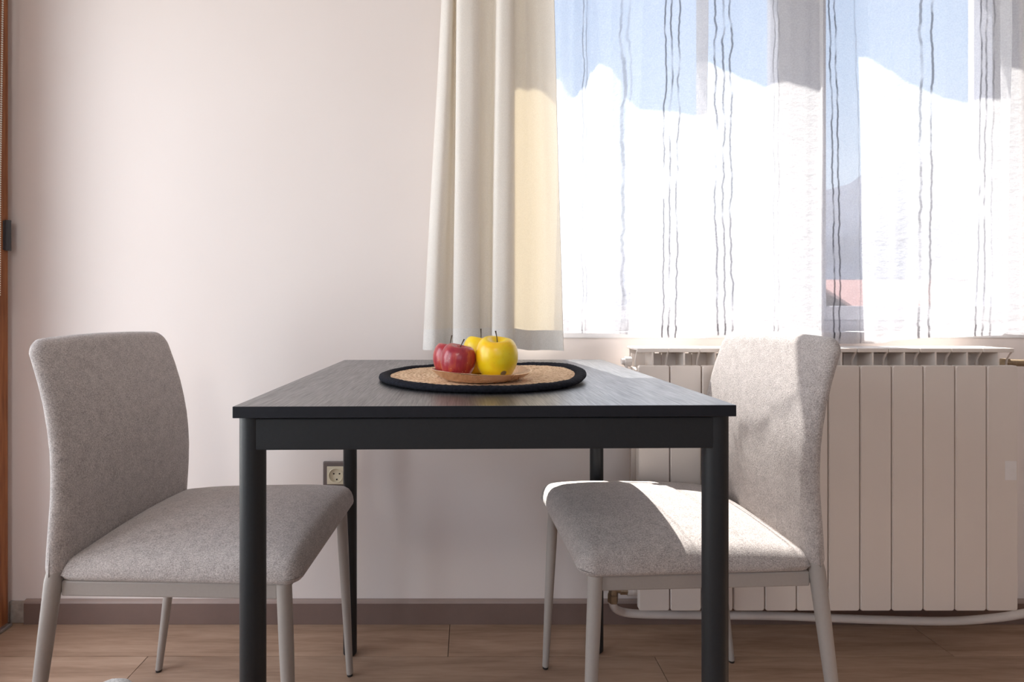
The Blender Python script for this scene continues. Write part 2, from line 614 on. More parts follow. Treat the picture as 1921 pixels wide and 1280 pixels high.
# floor: a screed and every laminate board of it
floor = link('floor', box(XL - TW, XR + TW, YF - TW, YB + TW, -0.12, -0.012), SUBFLOOR, kind='structure')
PW, PL, GAP = 0.190, 1.285, 0.0009
row = 0
ytop = YB
yb = 1.332
plank_n = 0
rows = [(yb, YB)]
y = yb
while y > YF + 0.001:
    rows.append((max(y - PW, YF), y))
    y -= PW
starts = {0: -0.055, 1: 0.469}
for i, (y0, y1) in enumerate(rows):
    s = starts.get(i, random.uniform(-0.6, 0.6))
    edges = [s + k * PL for k in range(-4, 5)]
    for k in range(len(edges) - 1):
        xa, xb = max(edges[k], XL - 0.03), min(edges[k + 1], XR)
        if xb - xa < 0.01:
            continue
        bm = box(xa + GAP, xb - GAP, y0 + GAP, y1 - GAP, -0.012, 0.0)
        cx, cy = (xa + xb) / 2, (y0 + y1) / 2
        for v in bm.verts:
            v.co -= Vector((cx, cy, 0))
        o = link('plank', bm, FLOOR, floor)
        o.location = (cx, cy, 0)

# skirting board, with the strip of bare plaster where it stops short of the corner
bm = box(-1.247, XR, YB - 0.011, YB, 0, 0.059, 0.001, 1)
sk = link('baseboard_back', bm, SKIRT, kind='structure')
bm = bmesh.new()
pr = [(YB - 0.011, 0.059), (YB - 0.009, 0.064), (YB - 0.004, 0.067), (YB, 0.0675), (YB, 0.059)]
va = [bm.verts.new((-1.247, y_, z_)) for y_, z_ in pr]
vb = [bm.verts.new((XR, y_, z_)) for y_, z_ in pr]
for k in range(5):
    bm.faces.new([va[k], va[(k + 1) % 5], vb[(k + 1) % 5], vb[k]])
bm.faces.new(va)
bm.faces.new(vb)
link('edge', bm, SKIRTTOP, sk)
bm = bmesh.new()
add_box(bm, -1.292, -1.248, YB - 0.006, YB, 0.001, 0.062, 0.002, 2)
for v in bm.verts:
    v.co += Vector((mnoise.noise(v.co * 60), mnoise.noise(v.co * 55 + Vector((3, 1, 2))), mnoise.noise(v.co * 50))) * 0.0012
link('trim_1', bm, PLASTER, kind='structure', smooth=True)
link('baseboard_right', box(XR - 0.011, XR, YF, YB - 0.012, 0, 0.065, 0.001, 1), SKIRT, kind='structure')

# window in the back wall: outer frame, a fixed post, two sashes with their panes, board
w1 = structure_root('window_1')
FY0, FY1 = 1.585, 1.655
bm = bmesh.new()
fw = 0.05
add_box(bm, WX0, WX0 + fw, FY0, FY1, WZ0, WZ1, 0.003)
add_box(bm, WX1 - fw, WX1, FY0, FY1, WZ0, WZ1, 0.003)
add_box(bm, WX0 + fw, WX1 - fw, FY0, FY1, WZ0, WZ0 + fw, 0.003)
add_box(bm, WX0 + fw, WX1 - fw, FY0, FY1, WZ1 - fw, WZ1, 0.003)
link('window_frame', bm, GREYPVC, w1)
MX = 0.997
link('mullion', box(MX - 0.03, MX + 0.03, FY0, FY1, WZ0 + fw, WZ1 - fw, 0.003), GREYPVC, w1)
for xa, xb in ((WX0 + fw, MX - 0.03), (MX + 0.03, WX1 - fw)):
    bm = bmesh.new()
    sw = 0.042
    za, zb = WZ0 + fw, WZ1 - fw
    ya, yc = FY0 - 0.012, FY1 - 0.02
    add_box(bm, xa, xa + sw, ya, yc, za, zb, 0.003)
    add_box(bm, xb - sw, xb, ya, yc, za, zb, 0.003)
    add_box(bm, xa + sw, xb - sw, ya, yc, za, za + sw, 0.003)
    add_box(bm, xa + sw, xb - sw, ya, yc, zb - sw, zb, 0.003)
    sash = link('sash', bm, GREYPVC, w1)
    link('pane', box(xa + sw - 0.005, xb - sw + 0.005, 1.612, 1.616, za + sw - 0.005, zb - sw + 0.005), GLASS, sash)
link('window_board', box(WX0 - 0.0, WX1, YB - 0.004, FY0, WZ0, WZ0 + 0.018, 0.003), WHITEPVC, w1)

# balcony door in the left wall
d1 = structure_root('door_1')
bm = bmesh.new()
DX0, DX1 = XL - 0.06, XL + 0.016
fw = 0.15
add_box(bm, DX0, DX1, DY1 - fw, DY1, 0.0, DZ1, 0.003)
add_box(bm, DX0, DX1, DY0, DY0 + fw, 0.0, DZ1, 0.003)
add_box(bm, DX0, DX1, DY0 + fw, DY1 - fw, DZ1 - fw, DZ1, 0.003)
link('door_frame', bm, WOOD, d1)
ym = (DY0 + DY1) / 2
for ya, yb_ in ((DY0 + fw, ym), (ym, DY1 - fw)):
    bm = bmesh.new()
    sw = 0.085
    xa, xb = XL - 0.05, XL + 0.006
    add_box(bm, xa, xb, ya, ya + sw, 0.02, DZ1 - fw, 0.003)
    add_box(bm, xa, xb, yb_ - sw, yb_, 0.02, DZ1 - fw, 0.003)
    add_box(bm, xa, xb, ya + sw, yb_ - sw, 0.02, 0.16, 0.003)
    add_box(bm, xa, xb, ya + sw, yb_ - sw, DZ1 - fw - sw, DZ1 - fw, 0.003)
    lf = link('door_leaf', bm, WOOD, d1)
    link('pane', box(XL - 0.026, XL - 0.022, ya + sw - 0.005, yb_ - sw + 0.005, 0.155, DZ1 - fw - sw + 0.005), GLASS, lf)
bm = bmesh.new()
hc = px(18.5, 442, 1.452)
add_tube(bm, [(XL + 0.023, 1.452, hc.z - 0.042), (XL + 0.023, 1.452, hc.z + 0.042)], 0.0075, 12)
add_box(bm, XL + 0.006, XL + 0.0205, 1.444, 1.460, hc.z - 0.04, hc.z + 0.04, 0.001)
link('hinge', bm, HINGE, d1, smooth=True)
link('threshold', box(XL - 0.05, XL + 0.030, DY0 + 0.0, DY1 - 0.002, 0.0005, 0.010, 0.003), STEEL, d1)

# bead chain of the blind over the balcony door, with the blind it works
bl = thing('roller_blind', 'white roller blind bead chain hanging beside the brown balcony door frame', 'blind', (XL + 0.05, 1.40, 2.22))
link('roller_tube', tube([(0, -1.9, 0), (0, 0.0, 0)], 0.022, 16), RAILMAT, bl, smooth=True)
link('bracket', box(-0.05, 0.026, 0.0, 0.014, -0.03, 0.03, 0.003), RAILMAT, bl)
bm = bmesh.new()
zt, zb_ = 2.19, px(3, 553, 1.40).z
pts = []
n = int((zt - zb_) / 0.0062)
for k in range(n):
    z = zb_ + k * 0.0062
    t = (z - zb_) / (zt - zb_)
    sp_ = 0.0035 + 0.012 * max(0, t - 0.25)
    pts.append((0.004 - sp_ - 0.004 * (1 - t), z))
    pts.append((0.004 + sp_ - 0.006 * (1 - t) + 0.003, z))
for dx, z in pts:
    bmesh.ops.create_icosphere(bm, subdivisions=1, radius=0.0027, matrix=Matrix.Translation((dx - 0.022, 0.016, z - 2.22)))
ch = link('bead_chain', bm, BEADMAT, bl, smooth=True)
ch['kind'] = 'stuff'
link('chain_connector', tube([(-0.024, 0.016, zb_ - 2.22 - 0.016), (-0.024, 0.016, zb_ - 2.22 + 0.004)], [0.0028, 0.0045], 10), BEADMAT, bl, smooth=True)

# ------------------------------------------------------------------ outside
g = link('ground', box(-400, 900, 3.5, 1500, -6.4, -6.2), GROUND, kind='structure')
bm = bmesh.new()
NX = 60
ridge = [(-500, 40), (-100, 60), (200, 92), (420, 150), (560, 190), (640, 232), (720, 248), (800, 225), (900, 250), (1100, 160), (1300, 90)]
prev = None
for i in range(NX + 1):
    x = -500 + 1800 * i / NX
    h = interp(ridge, x) + 9 * mnoise.noise(Vector((x * 0.012, 0, 0)))
    ring = [bm.verts.new((x, 560, -6.4)), bm.verts.new((x, 680, h * 0.5 + 6 * mnoise.noise(Vector((x * .02, 5, 0))))), bm.verts.new((x, 800, h)), bm.verts.new((x, 1050, -6.4))]
    if prev:
        for k in range(3):
            bm.faces.new([prev[k], ring[k], ring[k + 1], prev[k + 1]])
    prev = ring
hill = link('hill', bm, HILL, smooth=True, angle=180)
hill['kind'] = 'structure'

hs = thing('house', 'grey rendered house with red tiled roof seen through the sheer curtain', 'house', (25.5, 30, -6.2))
link('wall', box(-5.5, 5.5, -3.5, 3.5, 0, 7.0), HOUSEWALL, hs)
bm = bmesh.new()
ev, rg = 7.0, 8.9
c = [(-5.9, -3.9, ev), (5.9, -3.9, ev), (5.9, 3.9, ev), (-5.9, 3.9, ev), (-5.9, 0, rg), (5.9, 0, rg)]
top = [bm.verts.new(p) for p in c]
bot = [bm.verts.new((p[0], p[1], p[2] - 0.18)) for p in c]
for q in ((0, 1, 5, 4), (2, 3, 4, 5)):
    bm.faces.new([top[k] for k in q])
    bm.faces.new([bot[k] for k in reversed(q)])
for a_, b_ in ((0, 1), (1, 5), (5, 2), (2, 3), (3, 4), (4, 0)):
    bm.faces.new([top[a_], top[b_], bot[b_], bot[a_]])
link('roof', bm, ROOF, hs)
bm = box(-0.5, 0.5, -0.5, 0.5, 0, 1.6)
for v in bm.verts:
    v.co += Vector((2.5, 0.8, 8.2))
link('chimney', bm, HOUSEWALL, hs)
for wx in (-3.6, -1.2, 1.2, 3.6):
    f = link('window', box(wx - 0.6, wx + 0.6, -3.56, -3.5, 3.9, 5.6), WHITEPVC, hs)
    link('pane', box(wx - 0.5, wx + 0.5, -3.58, -3.56, 4.0, 5.5), HINGE, f)

# ------------------------------------------------------------------ curtains
RAILZ = 2.44
rail = tag(link('curtain_rail', box(-0.25, 1.95, 1.36, YB, RAILZ, RAILZ + 0.03, 0.003), RAILMAT), 'white curtain rail above the window carrying both curtains', 'rail')

# cream side curtain: an S-folded cloth. (x at the hem, x at the top edge of the picture, depth offset)
CP = [(791, 826, 0.014), (795, 830, -0.012), (806, 838, -0.026), (818, 846, -0.026), (829, 850, -0.008), (838, 852, 0.020), (850, 853, 0.026),
      (858, 855, 0.012), (852, 856, -0.012), (851, 858, -0.030), (860, 864, -0.042), (876, 878, -0.044), (889, 890, -0.040), (898, 900, -0.026), (901, 905, 0.004),
      (908, 913, 0.018), (918, 924, 0.018), (923, 929, 0.002), (921, 931, -0.024), (924, 936, -0.042), (936, 946, -0.047), (950, 958, -0.044), (961, 964, -0.028),
      (964, 965, 0.000), (968, 967, 0.024), (985, 978, 0.030), (1003, 988, 0.024), (1020, 998, 0.030), (1036, 1012, 0.026), (1049, 1028, 0.010), (1058, 1040, -0.008), (1056, 1039, -0.020)]
YC = 1.385
prof = catmull([(a_, b_, c_) for a_, b_, c_ in CP], 6)


def cream_point(p, z):
    zb, zt = 0.775, 1.69
    t = (z - zb) / (zt - zb)
    x = p.x + (p.y - p.x) * t
    if t > 1:
        x = p.y + (p.y - p.x) * (t - 1) * 0.5
    dy = p.z * (1.0 - 0.18 * max(0, min(1.6, t)))
    X = (x - VX) / F * (YC - 0.02)
    Y = YC + dy + 0.004 * mnoise.noise(Vector((x * 0.03, z * 2.2, 0)))
    X += 0.003 * mnoise.noise(Vector((x * 0.02 + 9, z * 1.6, 3)))
    return Vector((X, Y, z))


def hem_z(p):
    return interp([(791, 0.0), (850, 0.002), (860, 0.004), (960, 0.002), (1000, -0.004), (1058, -0.003)], p.x)


def cloth(points_fn, prof, zs, uvs=None):
    bm = bmesh.new()
    uvl = bm.loops.layers.uv.new('UVMap') if uvs else None
    grid = [[bm.verts.new(points_fn(p, z)) for p in prof] for z in zs]
    for i in range(len(zs) - 1):
        for k in range(len(prof) - 1):
            f = bm.faces.new([grid[i][k], grid[i][k + 1], grid[i + 1][k + 1], grid[i + 1][k]])
            if uvs:
                for lp, (ii, kk) in zip(f.loops, ((i, k), (i, k + 1), (i + 1, k + 1), (i + 1, k))):
                    lp[uvl].uv = uvs(prof[kk], zs[ii])
    return bm


zs = [0.0 + k / 40.0 for k in range(41)]
cc = link('curtain', cloth(lambda p, t: cream_point(p, (0.827 + hem_z(p)) * (1 - t) + RAILZ * t), prof, zs), CREAM, smooth=True, angle=180)
tag(cc, 'opaque cream side curtain gathered in folds beside the window', 'curtain')


def hem_point(p, t):
    v = cream_point(p, (0.775 + hem_z(p)) * (1 - t) + (0.829 + hem_z(p)) * t)
    return v + Vector((0, -0.0012, 0))


link('hem', cloth(hem_point, prof, [0, .2, .5, .8, 1.0]), HEM, cc, smooth=True, angle=180)

# sheer curtain: folds given as (x along the cloth, shade-line height) -> depth
SH = [(1020, 150), (1048, 152), (1068, 188), (1095, 165), (1112, 135), (1130, 120), (1150, 128), (1163, 150), (1172, 192), (1190, 213), (1240, 217), (1290, 226), (1308, 222),
      (1318, 118), (1340, 116), (1372, 134), (1402, 152), (1432, 167), (1455, 157), (1475, 154), (1502, 161), (1526, 172), (1540, 160), (1552, 128), (1590, 130), (1620, 122),
      (1632, 108), (1655, 108), (1682, 132), (1704, 160), (1730, 176), (1752, 190), (1782, 198), (1822, 190), (1866, 192), (1884, 160), (1902, 120), (1930, 130), (1960, 190), (1990, 200), (2020, 150), (2060, 130), (2100, 170)]
HEMY = [(1020, 624), (1175, 627), (1200, 632), (1300, 633), (1345, 630), (1400, 628), (1500, 640), (1560, 646), (1660, 646), (1692, 638), (1732, 633), (1858, 629), (1870, 622), (1921, 629), (2100, 630)]
YS = 1.427


def sheer_depth(u, z):
    lean = max(0.0, min(1.0, (1.6 - z) / 0.8))
    uu = u + 14 * mnoise.noise(Vector((u * 0.012, z * 1.1, 4))) * lean
    # the folds reach as far from the glass as the shade of the window head on the cloth tells
    d = 1.8338 / (1.1302 + interp(SH, uu) / 985.0) - YS
    d *= (1.0 - 0.35 * lean)
    d += 0.004 * mnoise.noise(Vector((u * 0.013, z * 2.6, 8)))
    return YS + d


def sheer_x(u, z):
    return (u - VX) / F * YS + 0.006 * mnoise.noise(Vector((u * 0.008, z * 1.3, 21)))


US = [Vector((1034 + k * 3.0, 0, 0)) for k in range(int((2096 - 1034) / 3.0))]


def sheer_bottom(u):
    return EYE - (interp(HEMY, u) - VY) / F * YS


def sheer_pt(p, t):
    z = sheer_bottom(p.x) * (1 - t) + RAILZ * t
    return Vector((sheer_x(p.x, z), sheer_depth(p.x, z), z))


def sheer_uv(p, t):
    z = sheer_bottom(p.x) * (1 - t) + RAILZ * t
    return (p.x / 1000.0, z)


ts = [k / 70.0 for k in range(71)]
sc_ = link('curtain', cloth(sheer_pt, US, ts, sheer_uv), SHEER, smooth=True, angle=180)
tag(sc_, 'sheer white voile curtain with wavy dark striped threads covering the window', 'curtain')


def sheer_hem_pt(p, t):
    z = sheer_bottom(p.x) + 0.032 * t
    return Vector((sheer_x(p.x, z), sheer_depth(p.x, z) - 0.0015, z))


link('hem', cloth(sheer_hem_pt, US, [0, .25, .5, .75, 1.0], lambda p, t: (p.x / 1000.0, sheer_bottom(p.x) + 0.032 * t)), SHEER, sc_, smooth=True, angle=180)

# ------------------------------------------------------------------ radiator
RX0, RN, RP = 0.426, 12, 0.08
rad = thing('radiator', 'cream white aluminium radiator with twelve upright sections under the window', 'radiator', (RX0, 1.325, 0))
bm = bmesh.new()


def rrect_plate(bm, x0, x1, z0, z1, y0, y1, r, n=4, ease=0.0012):
    """upright plate with rounded corners (in x-z), front at y0"""
    pts = []
    for cx, cz, a0 in ((x1 - r, z1 - r, 0), (x0 + r, z1 - r, 90), (x0 + r, z0 + r, 180), (x1 - r, z0 + r, 270)):
        for k in range(n + 1):
            a = R(a0 + 90 * k / n)
            pts.append((cx + r * math.cos(a), cz + r * math.sin(a)))
    cx, cz = (x0 + x1) / 2, (z0 + z1) / 2
    def ring(y, s):
        return [bm.verts.new((x - s * (1 if x > cx else -1), y, z - s * (1 if z > cz else -1))) for x, z in pts]
    a = ring(y0, ease)
    b = ring(y0 + ease, 0)
    c = ring(y1, 0)
    m = len(pts)
    for u, v in ((a, b), (b, c)):
        for k in range(m):
            bm.faces.new([u[k], u[(k + 1) % m], v[(k + 1) % m], v[k]])
    bm.faces.new(a)
    bm.faces.new(list(reversed(c)))


rrect_plate(bm, 0.0016, RP - 0.0016, 0.119, 0.739, 0.0, 0.014, 0.006, 4, 0.002)
# section walls, top with its front lip, centre web, curved side fins
add_box(bm, 0.0008, RP - 0.0008, 0.012, 0.100, 0.776, 0.782, 0.0012, 1)
add_box(bm, 0.0008, RP - 0.0008, 0.010, 0.0135, 0.7715, 0.7818, 0.001, 1)
add_box(bm, RP / 2 - 0.0022, RP / 2 + 0.0022, 0.011, 0.094, 0.125, 0.777)
for sx in (0.0012, RP - 0.0012):
    path = [(0.013, 0.777), (0.016, 0.770), (0.021, 0.762), (0.026, 0.753), (0.028, 0.744), (0.028, 0.735)]
    for (ya, za), (yc, zc) in zip(path, path[1:]):
        s = 0.0009
        vs = [bm.verts.new((sx + dx, yy, zz)) for dx in (-s, s) for yy, zz in ((ya, za), (yc, zc), (yc + 0.004, zc), (ya + 0.004, za))]
        for q in ((0, 1, 2, 3), (7, 6, 5, 4), (0, 4, 5, 1), (1, 5, 6, 2), (2, 6, 7, 3), (3, 7, 4, 0)):
            bm.faces.new([vs[k] for k in q])
add_box(bm, 0.0012, RP - 0.0012, 0.062, 0.066, 0.125, 0.765)
add_box(bm, 0.006, RP - 0.006, 0.094, 0.097, 0.125, 0.776)
add_box(bm, 0.012, RP - 0.012, 0.020, 0.062, 0.135, 0.70, 0.004, 1)
sec0 = link('section', bm, RADWHITE, rad)
for k in range(1, RN):
    o = sec0.copy()
    COL.objects.link(o)
    o.parent = rad
    o.location = (k * RP, 0, 0)
# headers at both ends
link('bottom_header', tube([(-0.004, 0.045, 0.152), (RN * RP + 0.004, 0.045, 0.152)], 0.016, 14), RADWHITE, rad, smooth=True)
link('top_header', tube([(-0.004, 0.045, 0.715), (RN * RP + 0.004, 0.045, 0.715)], 0.016, 14), RADWHITE, rad, smooth=True)
for bx in (2.0, 10.0):
    link('wall_bracket', box(bx * RP - 0.012, bx * RP + 0.012, 0.095, YB - 1.325, 0.66, 0.69, 0.002), RADWHITE, rad)
bm = tube([(-0.005, 0.045, 0.745), (-0.022, 0.045, 0.745)], [0.013, 0.013], 8)
add_tube(bm, [(-0.022, 0.045, 0.745), (-0.030, 0.045, 0.745)], [0.009, 0.008], 10)
add_tube(bm, [(-0.018, 0.040, 0.735), (-0.018, 0.036, 0.72)], [0.004, 0.003], 8)
link('air_vent', bm, PIPEWHITE, rad, smooth=True)
# lower valve with its elbow
bm = tube([(-0.004, 0.045, 0.150), (-0.016, 0.045, 0.150)], 0.015, 12)
link('plug', bm, PIPEWHITE, rad, smooth=True)
bm = bmesh.new()
add_tube(bm, [(-0.016, 0.045, 0.150), (-0.034, 0.045, 0.150)], 0.0125, 6)
add_tube(bm, [(-0.034, 0.045, 0.150), (-0.052, 0.045, 0.150)], 0.009, 12)
add_tube(bm, [(-0.052, 0.045, 0.161), (-0.052, 0.045, 0.139)], 0.0115, 12)
add_tube(bm, [(-0.052, 0.045, 0.139), (-0.052, 0.047, 0.117)], 0.0135, 6)
link('valve', bm, BRASS, rad, smooth=True)
link('valve_cap', tube([(-0.052, 0.045, 0.161), (-0.052, 0.045, 0.187)], [0.014, 0.012], 14), PIPEWHITE, rad, smooth=True)
pp = catmull([(-0.052, 0.047, 0.119), (-0.050, 0.050, 0.106), (-0.040, 0.060, 0.090), (-0.012, 0.078, 0.071), (0.04, 0.084, 0.063), (0.14, 0.086, 0.060), (0.40, 0.088, 0.056), (0.66, 0.088, 0.046), (0.86, 0.088, 0.042), (1.0, 0.088, 0.052), (1.16, 0.088, 0.072), (1.60, 0.088, 0.085)], 6)
link('pipe', tube(pp, 0.0105, 14), PIPEWHITE, rad, smooth=True)
bm = tube([(RN * RP + 0.004, 0.045, 0.742), (RN * RP + 0.018, 0.045, 0.742)], 0.012, 6)
add_tube(bm, [(RN * RP + 0.016, 0.045, 0.742), (RN * RP + 0.090, 0.045, 0.740)], 0.009, 12)
link('inlet_pipe', bm, BRASS, rad, smooth=True)
st = link('sticker', box(RN * RP - 0.035, RN * RP - 0.006, -0.0004, 0.0, 0.450, 0.498), plain('pale_sticker', (0.80, 0.78, 0.78), 0.4), rad)
st['label'] = 'small pale square sticker'

# ------------------------------------------------------------------ wall socket
so = thing('wall_socket', 'ivory round wall socket in a taupe square frame behind the table leg', 'socket', px(632, 890, YB))
link('frame', box(-0.0375, 0.0375, -0.008, 0, -0.0375, 0.0375, 0.003, 2), SOCKFRAME, so)
bm = bmesh.new()
n = 40
hw, rr = 0.0245, 0.0195
rings = []


def sq(k, h):
    a = 2 * math.pi * k / n
    c, s = math.cos(a), math.sin(a)
    m = max(abs(c), abs(s))
    return c / m * h, s / m * h


for kind, size, y in (('s', hw, -0.0065), ('s', hw, -0.0120), ('s', hw - 0.001, -0.0128), ('c', rr + 0.002, -0.0128), ('c', rr + 0.001, -0.0140), ('c', rr - 0.001, -0.0138), ('c', rr - 0.0018, -0.0085)):
    rings.append([bm.verts.new((sq(k, size)[0] if kind == 's' else size * math.cos(2 * math.pi * k / n), y, sq(k, size)[1] if kind == 's' else size * math.sin(2 * math.pi * k / n))) for k in range(n)])
for a_, b_ in zip(rings, rings[1:]):
    for k in range(n):
        bm.faces.new([a_[k], a_[(k + 1) % n], b_[(k + 1) % n], b_[k]])
bm.faces.new(rings[-1])
ins = link('socket_insert', bm, SOCKIVORY, so, smooth=True, angle=30)
for hx, hz in ((-0.0065, 0.004), (0.0095, 0.004), (0.002, -0.012)):
    link('pin_hole_shade', tube([(hx, -0.0092, hz), (hx, -0.0082, hz)], 0.0023, 12), HOLESHADE, ins)  # solid dark discs standing for the shade inside the pin holes


# ------------------------------------------------------------------ table
tb = thing('dining_table', 'square black wood grain table on round black legs between the two grey chairs', 'table', (0.0165, 1.032, 0), 0.018)
HT = 0.335
bm = box(-HT, HT, -HT, HT, 0.7345, 0.75, 0.0008, 2)
top_ = link('tabletop', bm, TABLETOP, tb)
top_.data.materials.append(TABLEEDGE)
for p_ in top_.data.polygons:
    if abs(p_.normal.z) < 0.8:
        p_.material_index = 1
LX = HT - 0.019
LYF, LYB = -HT + 0.021, HT - 0.021
for lx in (-LX, LX):
    for ly in (LYF, LYB):
        lg = link('leg', tube([(lx, ly, 0.006), (lx, ly, 0.7345)], 0.0170, 28), TABLEMETAL, tb, smooth=True)
        link('glide', tube([(lx, ly, 0.0), (lx, ly, 0.006)], [0.012, 0.0165], 24), BLACKFOOT, lg, smooth=True)
for s in (-1, 1):
    y_ = (LYF - 0.0142) if s < 0 else (LYB + 0.0142)
    a_, b_ = sorted((y_, y_ - s * 0.018))
    link('apron', box(-LX + 0.0085, LX - 0.0085, a_, b_, 0.6905, 0.7325, 0.0015, 2), TABLEMETAL, tb)
    x_ = s * (LX + 0.010)
    a_, b_ = sorted((x_, x_ - s * 0.018))
    link('apron', box(a_, b_, LYF + 0.0085, LYB - 0.0085, 0.6905, 0.7325, 0.0015, 2), TABLEMETAL, tb)
link('screw', tube([(0.135, LYF - 0.0142, 0.7275), (0.135, LYF - 0.0152, 0.7275)], 0.0018, 10), TABLEMETAL, tb)


# ------------------------------------------------------------------ chairs
def sd_round(u, v, hu, hv, r):
    qx, qy = abs(u) - hu + r, abs(v) - hv + r
    return math.hypot(max(qx, 0), max(qy, 0)) + min(max(qx, qy), 0) - r


def outline(hu, hv, rr, n=10):
    """rounded rectangle, a radius for each corner (++, -+, --, +-), edges cut into pieces"""
    pts = []
    cs = ((1, 1, 0), (-1, 1, 90), (-1, -1, 180), (1, -1, 270))
    corners = []
    for (sx, sy, a0), r in zip(cs, rr):
        corners.append([(sx * (hu - r) + r * math.cos(R(a0 + 90 * k / n)), sy * (hv - r) + r * math.sin(R(a0 + 90 * k / n))) for k in range(n + 1)])
    for i in range(4):
        pts += corners[i]
        a, b = corners[i][-1], corners[(i + 1) % 4][0]
        m = 9
        for k in range(1, m):
            t = k / m
            pts.append((a[0] + (b[0] - a[0]) * t, a[1] + (b[1] - a[1]) * t))
    return pts


def pad(hu, hv, rr, edge_r, top_fn, bot_fn, place, J=16):
    """cushion: outline in (u, v), top and bottom heights from the distance to the edge"""
    pts = outline(hu, hv, rr)
    m = len(pts)
    fac = [1.0 - (1 - math.cos(0.5 * math.pi * j / 6)) * 0.16 * 1.0 for j in range(7)]
    fac = [1.0 - 0.14 * (j / 6) ** 1.8 for j in range(7)] + [0.86 * (1 - (j / (J - 1))) for j in range(1, J - 1)]
    rmean = sum(rr) / 4
    bm = bmesh.new()

    def layer(fn):
        rings = []
        for s in fac:
            ring = []
            for (u, v) in pts:
                uu, vv = u * s, v * s
                d = (1 - s) * math.hypot(u, v)
                d = min(d, max(0.0, -sd_round(uu, vv, hu, hv, rmean))) if s < 1 else 0.0
                e = min(d / edge_r, 1.0)
                prof = math.sqrt(max(0.0, 1 - (1 - e) ** 2))
                ring.append(bm.verts.new(place(uu, vv, fn(uu, vv, prof))))
            rings.append(ring)
        cen = bm.verts.new(place(0, 0, fn(0, 0, 1.0)))
        for a, b in zip(rings, rings[1:]):
            for k in range(m):
                bm.faces.new([a[k], a[(k + 1) % m], b[(k + 1) % m], b[k]])
        for k in range(m):
            bm.faces.new([rings[-1][k], rings[-1][(k + 1) % m], cen])
        return rings
    layer(top_fn)
    layer(bot_fn)
    bmesh.ops.remove_doubles(bm, verts=bm.verts, dist=0.00004)
    return bm


BACK = [(0.38, -0.170), (0.44, -0.170), (0.52, -0.162), (0.60, -0.161), (0.68, -0.171), (0.76, -0.191), (0.83, -0.217), (0.86, -0.229)]


def back_x(z):
    for (a, fa), (b, fb) in zip(BACK, BACK[1:]):
        if z <= b:
            return fa + (fb - fa) * (z - a) / (b - a)
    return BACK[-1][1]


def back_xs(z):
    return sum(back_x(z + d) for d in (-.05, -.025, 0, .025, .05)) / 5


def build_chair(label, loc, rz, fabric, cat_group):
    t = thing('dining_chair', label, 'chair', loc, rz, cat_group)
    # backrest
    z0, z1 = 0.419, 0.832
    zc, hz, hy, T = (z0 + z1) / 2, (z1 - z0) / 2, 0.200, 0.0155

    def place_b(u, v, w):
        z = zc + v
        taper = 1.0 - 0.075 * max(0, (z - 0.5) / 0.33)
        dz = -0.006 * (u / hy) ** 2 * max(0, (v / hz))
        return Vector((back_xs(z) - T + w + 0.004 * (u / hy) ** 2, u * taper, z + dz))
    b = pad(hy, hz, (0.032, 0.032, 0.010, 0.010), 0.020, lambda u, v, p: p * T + 0.005 * p * (1 - (u / hy) ** 2), lambda u, v, p: -p * T, place_b, 18)
    bk = link('backrest', b, fabric, t, smooth=True, angle=180)
    # seat
    sx0, sx1 = -0.176, 0.246
    sc, hx, hw_ = (sx0 + sx1) / 2, (sx1 - sx0) / 2, 0.198

    def place_s(u, v, w):
        f = (u + hx) / (2 * hx)
        wid = 1.0 - 0.03 * (1 - f)
        return Vector((sc + u, v * wid, 0.424 + w))

    def top_s(u, v, p):
        f = (u + hx) / (2 * hx)
        crown = 0.034 * max(0.0, 1 - (v / hw_) ** 2) ** 0.8 * max(0.0, 1 - (u / hx) ** 4)
        return p * (0.022 + 0.010 * f) + crown

    link('seat', pad(hx, hw_, (0.030, 0.016, 0.016, 0.030), 0.024, top_s, lambda u, v, p: -0.014 * p, place_s, 18), fabric, t, smooth=True, angle=180)
    # steel frame: rails and four tapered legs
    zr0, zr1 = 0.385, 0.412
    for s in (-1, 1):
        link('rail', box(-0.172, 0.205, s * 0.175 - 0.009, s * 0.175 + 0.009, zr0, zr1, 0.003, 2), CHAIRMETAL, t)
    link('rail', box(0.195, 0.213, -0.175, 0.175, zr0, zr1, 0.003, 2), CHAIRMETAL, t)
    link('rail', box(-0.180, -0.162, -0.175, 0.175, zr0, zr1, 0.003, 2), CHAIRMETAL, t)
    for s in (-1, 1):
        foot = Vector((0.233, s * 0.187, 0.0))
        head = Vector((0.214, s * 0.179, 0.414))
        lg = link('leg', tube([foot + (head - foot) * k for k in (0.014, 0.35, 0.75, 1.0)], [0.0078, 0.0100, 0.0124, 0.0128], 18), CHAIRMETAL, t, smooth=True)
        link('glide', tube([foot, foot + (head - foot) * 0.014], [0.0066, 0.0074], 16), BLACKFOOT, lg, smooth=True)
        foot = Vector((-0.236, s * 0.189, 0.0))
        head = Vector((-0.181, s * 0.186, 0.428))
        lg = link('leg', tube([foot + (head - foot) * k for k in (0.014, 0.35, 0.75, 0.97, 1.04)], [0.0078, 0.0100, 0.0124, 0.0134, 0.0100], 18), CHAIRMETAL, t, smooth=True)
        link('glide', tube([foot, foot + (head - foot) * 0.014], [0.0066, 0.0074], 16), BLACKFOOT, lg, smooth=True)
    return t


build_chair('grey woven fabric chair by the blank wall next to the balcony door', (-0.526, 1.082, 0), R(-1.6), FABRIC, 'grey dining chairs at the table')
build_chair('grey woven fabric chair in sunlight in front of the radiator', (0.427, 1.112, 0), R(180 + 2.6), FABRIC, 'grey dining chairs at the table')
